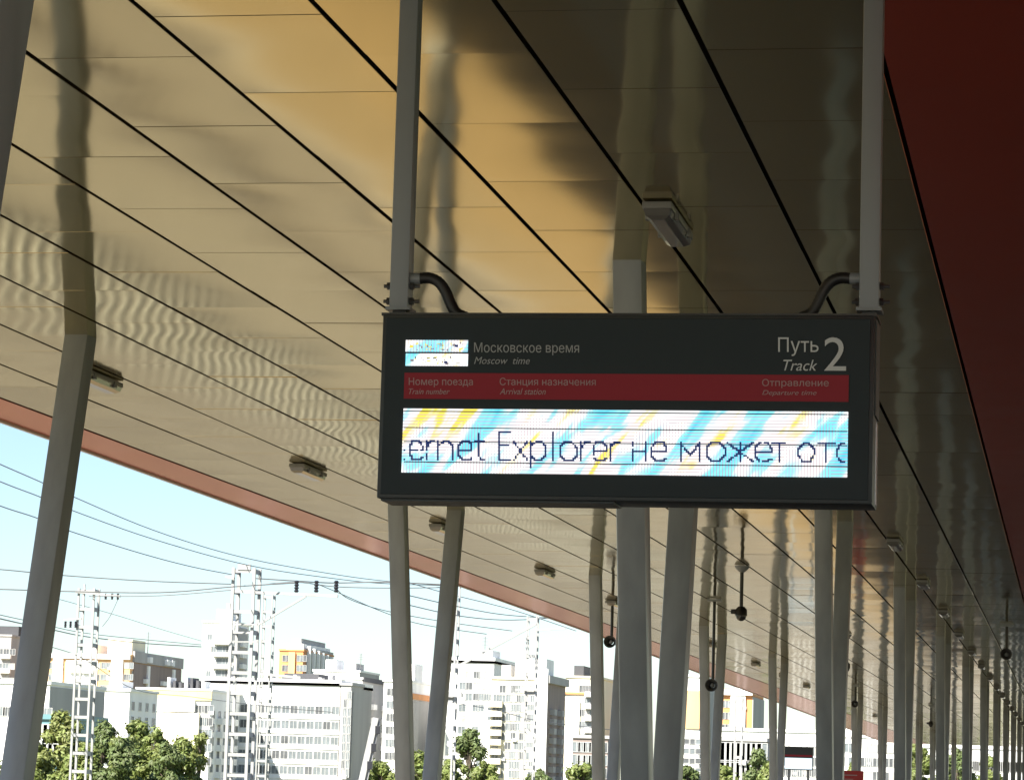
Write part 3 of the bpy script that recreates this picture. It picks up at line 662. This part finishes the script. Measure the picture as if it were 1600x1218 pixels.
class House:
    """a far building: front face at distance D between two photo columns, top at a photo row, real depth behind it"""
    def __init__(s, name, xa, xb, ytop, D, depth, wall, label, ybot=None):
        a = at(xa, ytop, D); b = at(xb, ytop, D); s.x0, s.x1, s.z1, s.D, s.d = a.x, b.x, a.z, D, depth
        s.z0 = GZ-.3
        s.t = thing(name, ((a.x+b.x)/2, D, s.z0), label, 'building')
        s.cx = (a.x+b.x)/2; s.w = b.x-a.x
        MB().box((s.x0, D, s.z0), (s.x1, D+depth, s.z1)).build('wall', WALLS[wall], s.t)
        s.parapet('grey' if wall == 'brown' else wall)
    def parapet(s, wall, h=.5):
        MB().box((s.x0-.25, s.D-.25, s.z1), (s.x1+.25, s.D+s.d+.25, s.z1+h)).build('parapet', WALLS[wall], s.t)
    def put(s, me, name, x, z, side=False, y=0):
        o = bpy.data.objects.new(name, me); COL.objects.link(o); o.parent = s.t
        if side: o.location = (s.w/2+.01, y, z-s.z0); o.rotation_euler.z = R(90)
        else: o.location = (x-s.cx, -.01, z-s.z0)
        return o
    def grid(s, xa, xb, ya, yb, cols, rows, ww=1.5, wh=1.6, dark=False, skip=.0, balc=None, side=None):
        """windows between photo columns xa..xb and rows ya..yb on the front; side=(n) puts them along the right-hand side"""
        gl = m_glassd if dark else m_glass
        za, zb = at(xa, ya, s.D).z, at(xa, yb, s.D).z
        for r in range(rows):
            z = za+(zb-za)*((r+.5)/rows)-wh/2
            for c in range(cols):
                if random.random() < skip: continue
                gl = random.choices((m_glass, m_glassd, m_glassl), (.2, .65, .15) if dark else (.5, .25, .25))[0]
                if random.random() < .07 and not side: s.put(ac_mesh(), 'air_conditioner', at(xa+(xb-xa)*((c+.9)/cols), 1150, s.D).x, z-.3)
                if side: 
                    y = s.d*((c+.5)/cols); o = s.put(window_mesh(ww, wh, gl), 'window', 0, z, True, y)
                    if balc and c in balc[1]: b = s.put(balcony_mesh(ww+1.4, WALLS[balc[0]]), 'balcony', 0, z-1.0, True, y)
                else:
                    x = at(xa+(xb-xa)*((c+.5)/cols), 1150, s.D).x; s.put(window_mesh(ww, wh, gl), 'window', x, z)
                    if balc and c in balc[1]: s.put(balcony_mesh(ww+1.4, WALLS[balc[0]]), 'balcony', x, z-1.0)
    def antenna(s, x, h):
        a = at(x, 1100, s.D).x; mb = MB().tube([(a, s.D+s.d*.3, s.z1+.3), (a, s.D+s.d*.3, s.z1+h)], .09, 5)
        for k in (.7, .82, .94): mb.bar((a-.9+k*.4, s.D+s.d*.3, s.z1+h*k), (a+.9-k*.4, s.D+s.d*.3, s.z1+h*k), .08, .08)
        mb.build('antenna', m_wire, s.t)
    def slab(s, name, wall, xa, xb, ya, yb, proud=.15):
        a, b = at(xa, ya, s.D), at(xb, yb, s.D)
        MB().box((a.x, s.D-proud, b.z), (b.x, s.D-.001, a.z)).build(name, WALLS[wall], s.t)
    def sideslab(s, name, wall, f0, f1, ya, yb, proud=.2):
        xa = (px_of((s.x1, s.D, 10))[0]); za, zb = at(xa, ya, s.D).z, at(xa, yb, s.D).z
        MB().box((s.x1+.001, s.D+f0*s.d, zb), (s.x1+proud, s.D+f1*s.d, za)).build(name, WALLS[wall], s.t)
    def roofbox(s, xa, xb, h, wall, y0=.2, y1=.6):
        a, b = at(xa, 1100, s.D).x, at(xb, 1100, s.D).x
        MB().box((a, s.D+s.d*y0, s.z1+.4), (b, s.D+s.d*y1, s.z1+h)).build('roof_house', WALLS[wall], s.t)

h = House('apartment_block', -60, 18, 992, 800, 24, 'grey', 'grey apartment block with dark roof at the left picture edge')
h.grid(-60, 18, 1005, 1140, 8, 6, 1.6, 1.7, balc=('white', (1, 6))); h.grid(0, 0, 1005, 1140, 6, 6, 1.6, 1.7, side=1); h.roofbox(-20, 14, 3, 'dark')
h = House('white_warehouse', -30, 78, 1066, 430, 26, 'white', 'plain white block behind the leaning left strut')
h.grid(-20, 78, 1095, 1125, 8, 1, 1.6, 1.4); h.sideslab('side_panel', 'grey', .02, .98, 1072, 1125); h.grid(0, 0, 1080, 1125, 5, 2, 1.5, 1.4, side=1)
h = House('orange_apartment_block', 70, 204, 1022, 760, 46, 'peach', 'peach and white apartment block with a shaded brown side wing')
h.slab('facade_band', 'white', 84, 96, 1026, 1100, .5); h.slab('facade_band', 'white', 175, 190, 1026, 1100, .5); h.slab('cornice', 'white', 70, 204, 1019, 1030, .7)
h.slab('facade_band', 'white', 104, 150, 1030, 1100, .3)
h.grid(104, 150, 1030, 1120, 7, 5, 1.6, 1.7, balc=('white', (1, 4))); h.grid(154, 174, 1030, 1120, 3, 5, 1.5, 1.6); h.grid(73, 84, 1030, 1120, 2, 5, 1.4, 1.6); h.grid(190, 203, 1030, 1120, 2, 5, 1.4, 1.6)
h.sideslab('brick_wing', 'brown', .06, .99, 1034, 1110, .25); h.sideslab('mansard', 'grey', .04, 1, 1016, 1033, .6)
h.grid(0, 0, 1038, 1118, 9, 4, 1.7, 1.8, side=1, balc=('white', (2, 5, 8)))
for f0 in (.28, .62, .72): h.sideslab('dormer', 'white', f0, f0+.05, 1022, 1031, 1.4)
for f0 in (.3, .8): h.sideslab('pilaster', 'white', f0, f0+.04, 1036, 1110, .7)
h.antenna(202, 7); h.roofbox(110, 130, 3.2, 'white'); h.roofbox(160, 198, 4.5, 'cream', .05, .3)
h = House('white_end_block', 148, 203, 1078, 500, 16, 'white', 'blank white end wall of a block above the trees')
h.grid(150, 203, 1150, 1200, 5, 2, 1.4, 1.4); h.roofbox(160, 180, 1.8, 'white'); h.grid(0, 0, 1085, 1200, 4, 5, 1.4, 1.5, side=1)
h = House('yellow_topped_building', 214, 330, 1077, 540, 20, 'white', 'low white building with a yellow top storey beside the white tower')
h.slab('yellow_band', 'yellow', 214, 331, 1076, 1094, .25); h.grid(216, 330, 1095, 1114, 12, 1, 1.8, 1.4, dark=True); h.grid(216, 330, 1114, 1134, 12, 1, 1.6, 1.5, skip=.25)
h.slab('bay', 'white', 245, 305, 1092, 1112, .8); h.slab('bay', 'cream', 243, 310, 1112, 1180, .8); h.grid(246, 308, 1116, 1200, 6, 4, 1.3, 1.4, skip=.3); h.grid(214, 243, 1134, 1200, 3, 3, 1.5, 1.5); h.grid(311, 330, 1134, 1200, 2, 3, 1.5, 1.5)
h.grid(0, 0, 1096, 1200, 5, 5, 1.6, 1.5, side=1, balc=('white', (1, 3)))
for k in range(7): h.roofbox(255+k*9, 259+k*9, random.uniform(1.6, 3), 'dark' if k % 3 else 'white', .1, .3)
h = House('white_tower', 317, 366, 972, 720, 14, 'white', 'tall white residential tower rising left of the cantilever mast')
h.grid(335, 364, 985, 1080, 2, 5, 3.0, 1.7, balc=('grey', (0,))); h.grid(318, 332, 985, 1080, 2, 5, 1.2, 1.4, skip=.4); h.sideslab('tower_side_shade', 'grey', .15, .85, 978, 1080, .3); h.grid(0, 0, 980, 1080, 3, 6, 2.2, 1.8, dark=True, side=1, balc=('white', (1,)))  # grey slab on the right side: the tower's shade put into colour
h.roofbox(330, 352, 3.4, 'white', .1, .8); h.roofbox(340, 345, 5, 'grey', .3, .5)
h = House('ribbon_window_office', 319, 532, 1066, 560, 26, 'white', 'long white office building with ribbon windows on every floor')
h.parapet('white', 1.1)
for r in range(6):
    yc = 1107+r*23.6
    h.slab('window_recess', 'grey', 322, 526, yc-7, yc+7, .04)
    for c in range(16):
        x = at(328+c*13.0, 1150, 560).x; z = at(420, yc+6.4, 560).z; h.put(window_mesh(1.46, 1.55, m_glass if random.random() > .25 else m_glassd), 'window', x, z)
    h.slab('spandrel', 'white', 319, 531, yc+7, yc+16.6, .22)
h.slab('stair_glazing', 'grey', 534, 548, 1080, 1215, .1); h.sideslab('side_shade', 'grey', .3, .98, 1072, 1218, .2); h.grid(0, 0, 1078, 1220, 4, 14, 1.4, 1.0, side=1, dark=True)  # grey slab paints the sunless right side darker than the white wall
for x in (336, 395, 402, 440, 480, 497): h.roofbox(x, x+5, random.uniform(1.6, 3.0), 'grey', .3, .4)
h.roofbox(415, 470, 2.6, 'dark', .5, .8)
h = House('stair_tower', 533, 549, 1070, 559, 10, 'grey', 'glazed grey stair tower at the right end of the office building')
h.grid(534, 548, 1078, 1214, 2, 10, .7, 1.5)
h = House('orange_stepped_tower', 437, 474, 1016, 850, 36, 'orange', 'orange stepped tower with grey ribs behind the ribbon-window office')
h.slab('facade_band', 'peach', 452, 460, 1018, 1070, .6); h.grid(438, 451, 1020, 1066, 2, 3, 1.8, 1.8); h.grid(461, 473, 1020, 1066, 2, 3, 1.8, 1.8)
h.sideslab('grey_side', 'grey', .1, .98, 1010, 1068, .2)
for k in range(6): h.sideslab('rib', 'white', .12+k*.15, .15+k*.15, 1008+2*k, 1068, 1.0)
h.roofbox(441, 468, 2.2, 'white', .05, .95); h.roofbox(447, 462, 3.8, 'grey', .1, .9)
h = House('low_white_extension', 490, 562, 1048, 760, 22, 'white', 'white block peeping over the office roof right of the orange tower')
h.antenna(552, 5); h.roofbox(500, 516, 3.2, 'white'); h.roofbox(536, 548, 2.4, 'grey')
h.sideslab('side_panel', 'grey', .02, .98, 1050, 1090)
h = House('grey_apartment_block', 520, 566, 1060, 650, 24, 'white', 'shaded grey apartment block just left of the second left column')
h.sideslab('grey_side', 'grey', .0, 1, 1062, 1215, .15); h.sideslab('roof_band', 'dark', .0, 1, 1057, 1064, .5)  # white block; the grey slab gives its side face shade by colour
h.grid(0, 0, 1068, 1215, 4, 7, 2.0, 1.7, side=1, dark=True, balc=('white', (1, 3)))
h = House('grey_panel_block', 600, 642, 1064, 640, 20, 'white', 'shaded grey panel block with an orange top stripe between the two struts')
h.sideslab('grey_side', 'grey', 0, 1, 1092, 1216, .15); h.sideslab('orange_stripe', 'orange', 0, 1, 1082, 1091, .4); h.grid(0, 0, 1095, 1215, 3, 6, 1.5, 1.6, side=1, dark=True)  # side shade comes from the grey slab over the white wall
h.grid(604, 640, 1070, 1190, 5, 6, 1.5, 1.6); h.roofbox(610, 640, 4, 'white')
h = House('white_apartment_block', 700, 772, 1034, 650, 24, 'white', 'big white apartment block left of the cream facade')
h.grid(716, 735, 1045, 1200, 2, 9, 1.6, 1.6, skip=.2); h.grid(738, 770, 1045, 1200, 4, 9, 1.4, 1.5, skip=.45); h.antenna(745, 6); h.roofbox(720, 760, 3, 'white'); h.parapet('white', 1.2)
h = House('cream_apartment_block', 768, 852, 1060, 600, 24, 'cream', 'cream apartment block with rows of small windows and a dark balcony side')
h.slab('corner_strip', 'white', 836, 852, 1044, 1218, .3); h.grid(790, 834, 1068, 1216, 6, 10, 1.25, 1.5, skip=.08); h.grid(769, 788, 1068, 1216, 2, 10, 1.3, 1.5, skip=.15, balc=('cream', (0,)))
h.sideslab('side_shade', 'brown', 0, 1, 1062, 1218, .15); h.grid(0, 0, 1072, 1218, 5, 10, 1.8, 1.6, side=1, dark=True, balc=('grey', (1, 3))); h.sideslab('attic', 'grey', 0, 1, 1054, 1066, .9)  # brown slab puts the shade of the right side into its colour
h.roofbox(775, 790, 3.0, 'grey'); h.roofbox(800, 826, 4.2, 'white', .1, .5); h.roofbox(836, 851, 4.2, 'white', .02, .4)
h = House('cream_white_block', 884, 935, 1058, 700, 26, 'cream', 'cream and white block behind the third left column')
h.slab('orange_stripe', 'orange', 870, 936, 1080, 1085, .4); h.slab('facade_band', 'white', 886, 903, 1095, 1218, .5); h.grid(904, 934, 1066, 1216, 4, 8, 1.5, 1.6, balc=('white', (2,))); h.roofbox(890, 905, 3, 'dark')
h = House('dark_low_block', 895, 950, 1152, 480, 14, 'brown', 'dark low block at the foot of the cream and white block')
h.grid(897, 948, 1156, 1216, 6, 3, 1.3, 1.6)
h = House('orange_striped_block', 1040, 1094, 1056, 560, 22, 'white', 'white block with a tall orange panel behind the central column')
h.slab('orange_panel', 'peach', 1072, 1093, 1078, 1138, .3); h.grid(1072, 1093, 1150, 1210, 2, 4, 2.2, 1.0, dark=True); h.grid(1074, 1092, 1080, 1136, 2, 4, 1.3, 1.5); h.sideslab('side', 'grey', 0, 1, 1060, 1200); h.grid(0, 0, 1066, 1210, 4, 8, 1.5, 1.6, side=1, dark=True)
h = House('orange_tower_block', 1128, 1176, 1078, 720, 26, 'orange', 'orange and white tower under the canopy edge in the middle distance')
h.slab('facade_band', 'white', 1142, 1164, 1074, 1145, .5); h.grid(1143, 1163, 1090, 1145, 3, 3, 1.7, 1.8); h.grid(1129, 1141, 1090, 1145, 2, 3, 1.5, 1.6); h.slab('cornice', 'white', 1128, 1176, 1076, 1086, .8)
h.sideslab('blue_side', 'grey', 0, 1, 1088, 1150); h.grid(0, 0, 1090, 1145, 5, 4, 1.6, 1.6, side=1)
h = House('white_low_hall', 1118, 1300, 1140, 520, 20, 'white', 'long low white hall below the orange tower')
h.grid(1120, 1290, 1160, 1210, 18, 3, 1.5, 1.5, dark=True)
h = House('grey_glass_hall', 1120, 1196, 1156, 400, 14, 'grey', 'grey glazed hall behind the lattice mast')
h.grid(1122, 1194, 1160, 1216, 9, 2, 1.6, 2.6)
h = House('pale_far_block', 1290, 1420, 1150, 640, 24, 'white', 'pale far block glimpsed between the right columns')
h.grid(1292, 1418, 1156, 1220, 20, 3, 1.8, 1.8, skip=.15); h.roofbox(1310, 1340, 3, 'white')
h = House('long_white_depot', 1420, 1640, 1166, 480, 24, 'white', 'long white depot hall at the far end of the platform')
h.grid(1424, 1636, 1180, 1206, 24, 1, 2.4, 1.6)
h = House('teal_shed', 40, 108, 1122, 300, 12, 'teal', 'teal clad shed behind the trees at the far left')
h.grid(44, 106, 1130, 1190, 7, 2, 1.4, 2.0)

# ================================================================== TREES
m_bark = mat('bark', (.09, .07, .05), .9, var=.3, scale=6)
def leaf_mat(name, c):
    m = bpy.data.materials.new(name); m.use_nodes = True; n = m.node_tree; b = n.nodes['Principled BSDF']; b.inputs['Roughness'].default_value = .55
    g = n.nodes.new('ShaderNodeNewGeometry'); hs = n.nodes.new('ShaderNodeHueSaturation'); hs.inputs['Color'].default_value = (*c, 1)
    a = n.nodes.new('ShaderNodeMapRange'); a.inputs['To Min'].default_value = .78; a.inputs['To Max'].default_value = 1.22; n.links.new(g.outputs['Random Per Island'], a.inputs[0]); n.links.new(a.outputs[0], hs.inputs['Value'])
    a = n.nodes.new('ShaderNodeMapRange'); a.inputs['To Min'].default_value = .485; a.inputs['To Max'].default_value = .515; n.links.new(g.outputs['Random Per Island'], a.inputs[0]); n.links.new(a.outputs[0], hs.inputs['Hue'])
    n.links.new(hs.outputs[0], b.inputs['Base Color'])
    tr = n.nodes.new('ShaderNodeBsdfTranslucent'); n.links.new(hs.outputs[0], tr.inputs[0]); mx = n.nodes.new('ShaderNodeMixShader'); mx.inputs[0].default_value = .3
    n.links.new(b.outputs[0], mx.inputs[1]); n.links.new(tr.outputs[0], mx.inputs[2]); n.links.new(mx.outputs[0], n.nodes['Material Output'].inputs[0]); return m
LEAF = [leaf_mat('leaf fresh', (.165, .20, .05)), leaf_mat('leaf dark', (.11, .145, .045)), leaf_mat('leaf yellowish', (.20, .225, .065))]
def tree(px, ytop, hw, D, kind, label, narrow=False):
    tp = at(px, ytop, D); z1 = tp.z; X = tp.x; z0 = GZ-.05; H = z1-z0; rw = hw*D/F*1.12
    t = thing('tree', (X, D, z0), label, 'tree', 'trees beyond the tracks')
    rng = random.Random(int(px*7+ytop)); mb = MB()
    trunk = [(X, D, z0), (X+rng.uniform(-.1, .1), D, z0+H*.3), (X+rng.uniform(-.2, .2), D+rng.uniform(-.2, .2), z0+H*.6), (X, D, z0+H*.88)]
    r0 = .02*H+.05; mb.tube(trunk, [r0, r0*.8, r0*.5, r0*.15], 7)
    clumps = []
    n = 34 if not narrow else 22
    for k in range(n):
        f_ = rng.uniform(.12, 1); a = rng.uniform(0, 6.283)
        prof = math.sin(min(1, (1.04-f_)*1.35+.12)*math.pi/2)*(.75 if f_ < .25 else 1)
        rr = rw*prof*rng.uniform(.35, 1)
        c = Vector((X+math.cos(a)*rr, D+math.sin(a)*rr, z0+H*(.1+.93*f_))); clumps.append((c, rw*rng.uniform(.2, .40)*(.75 if f_ > .85 else 1)))
        zb = z0+H*max(.15, f_*.7); mb.tube([(X, D, zb), ((X+c.x)/2, (D+c.y)/2, (zb+c.z)/2+.1), c], [r0*.4, r0*.22, r0*.06], 5)
    mb.build('trunk', m_bark, t, smooth=True)
    vs = []; fs = []
    for c, r in clumps:
        for k in range(230):
            d = Vector((rng.gauss(0, 1), rng.gauss(0, 1), rng.gauss(0, 1))); d.normalize(); p = c+d*r*rng.uniform(.3, 1.0)**1.0*rng.choice((1, 1, 1.15, 1.5))*Vector((1, 1, .9)).length/1.68
            if narrow: p.z -= abs(rng.gauss(0, r*.7))
            nrm = (d+Vector((rng.uniform(-.5, .5), rng.uniform(-.5, .5), rng.uniform(-.1, .7)))).normalized(); u = nrm.orthogonal().normalized(); u.rotate(Matrix.Rotation(rng.uniform(0, 6.28), 3, nrm)); v = nrm.cross(u); s = rng.uniform(.07, .15)*(D/190)**.6
            o = len(vs); vs += [p-u*s*1.5, p+v*s*.7-nrm*s*.2, p+u*s*1.5, p-v*s*.7-nrm*s*.2]; fs.append((o, o+1, o+2, o+3))
    MB().add(vs, fs).build('crown', LEAF[kind], t, fix=False)
TREES = [(30,1186,34,170,0,'low bush at the bottom left corner behind the strut'), (98,1124,40,185,2,'pale green tree left of the white lattice mast'), (62,1165,30,180,2,'yellowish bush at the foot of the left strut'),
 (160,1136,36,190,1,'dark green tree just right of the left lattice mast'), (210,1126,36,186,0,'tallest round tree in front of the yellow-topped building'), (238,1145,34,180,0,'broad leafy tree below the yellow band'), (262,1168,30,178,1,'dark bush among the trees below the yellow building'),
 (285,1158,26,182,0,'drooping tree with gaps left of the office building'), (312,1148,20,184,2,'narrow drooping tree at the corner of the ribbon-window office'), (190,1165,34,176,1,'dense bush low between the left trees'), (125,1170,36,178,0,'bush below the pale green tree by the mast'),
 (596,1196,34,180,0,'low round bush at the foot of the signal mast'), (652,1182,26,200,0,'small tree between the two struts below the board'), (735,1146,30,210,1,'dark conical tree in front of the white apartment block'), (712,1190,28,190,0,'bright bush below the dark conical tree'), (758,1196,26,185,0,'bright bush at the left corner of the cream block'),
 (845,1206,26,200,1,'low bush at the foot of the dark balcony side'), (908,1198,30,200,0,'bush in front of the dark low block'), (1074,1203,24,210,1,'bush right of the central column'), (1132,1204,20,210,0,'small bush left of the lattice mast by the grey hall'), (1186,1176,24,240,1,'tree in front of the grey glass hall'), (1205,1196,20,220,0,'bright bush beside the far information board'),
 (1335,1196,20,260,0,'tiny bush above the red platform sign'), (1436,1170,26,300,0,'bright tree between the third and fourth right columns'), (1496,1178,24,300,1,'far tree between the fourth and fifth right columns'), (1545,1186,20,320,0,'far bush among the last right columns')]
for a in TREES: tree(*a, narrow='drooping' in a[5])
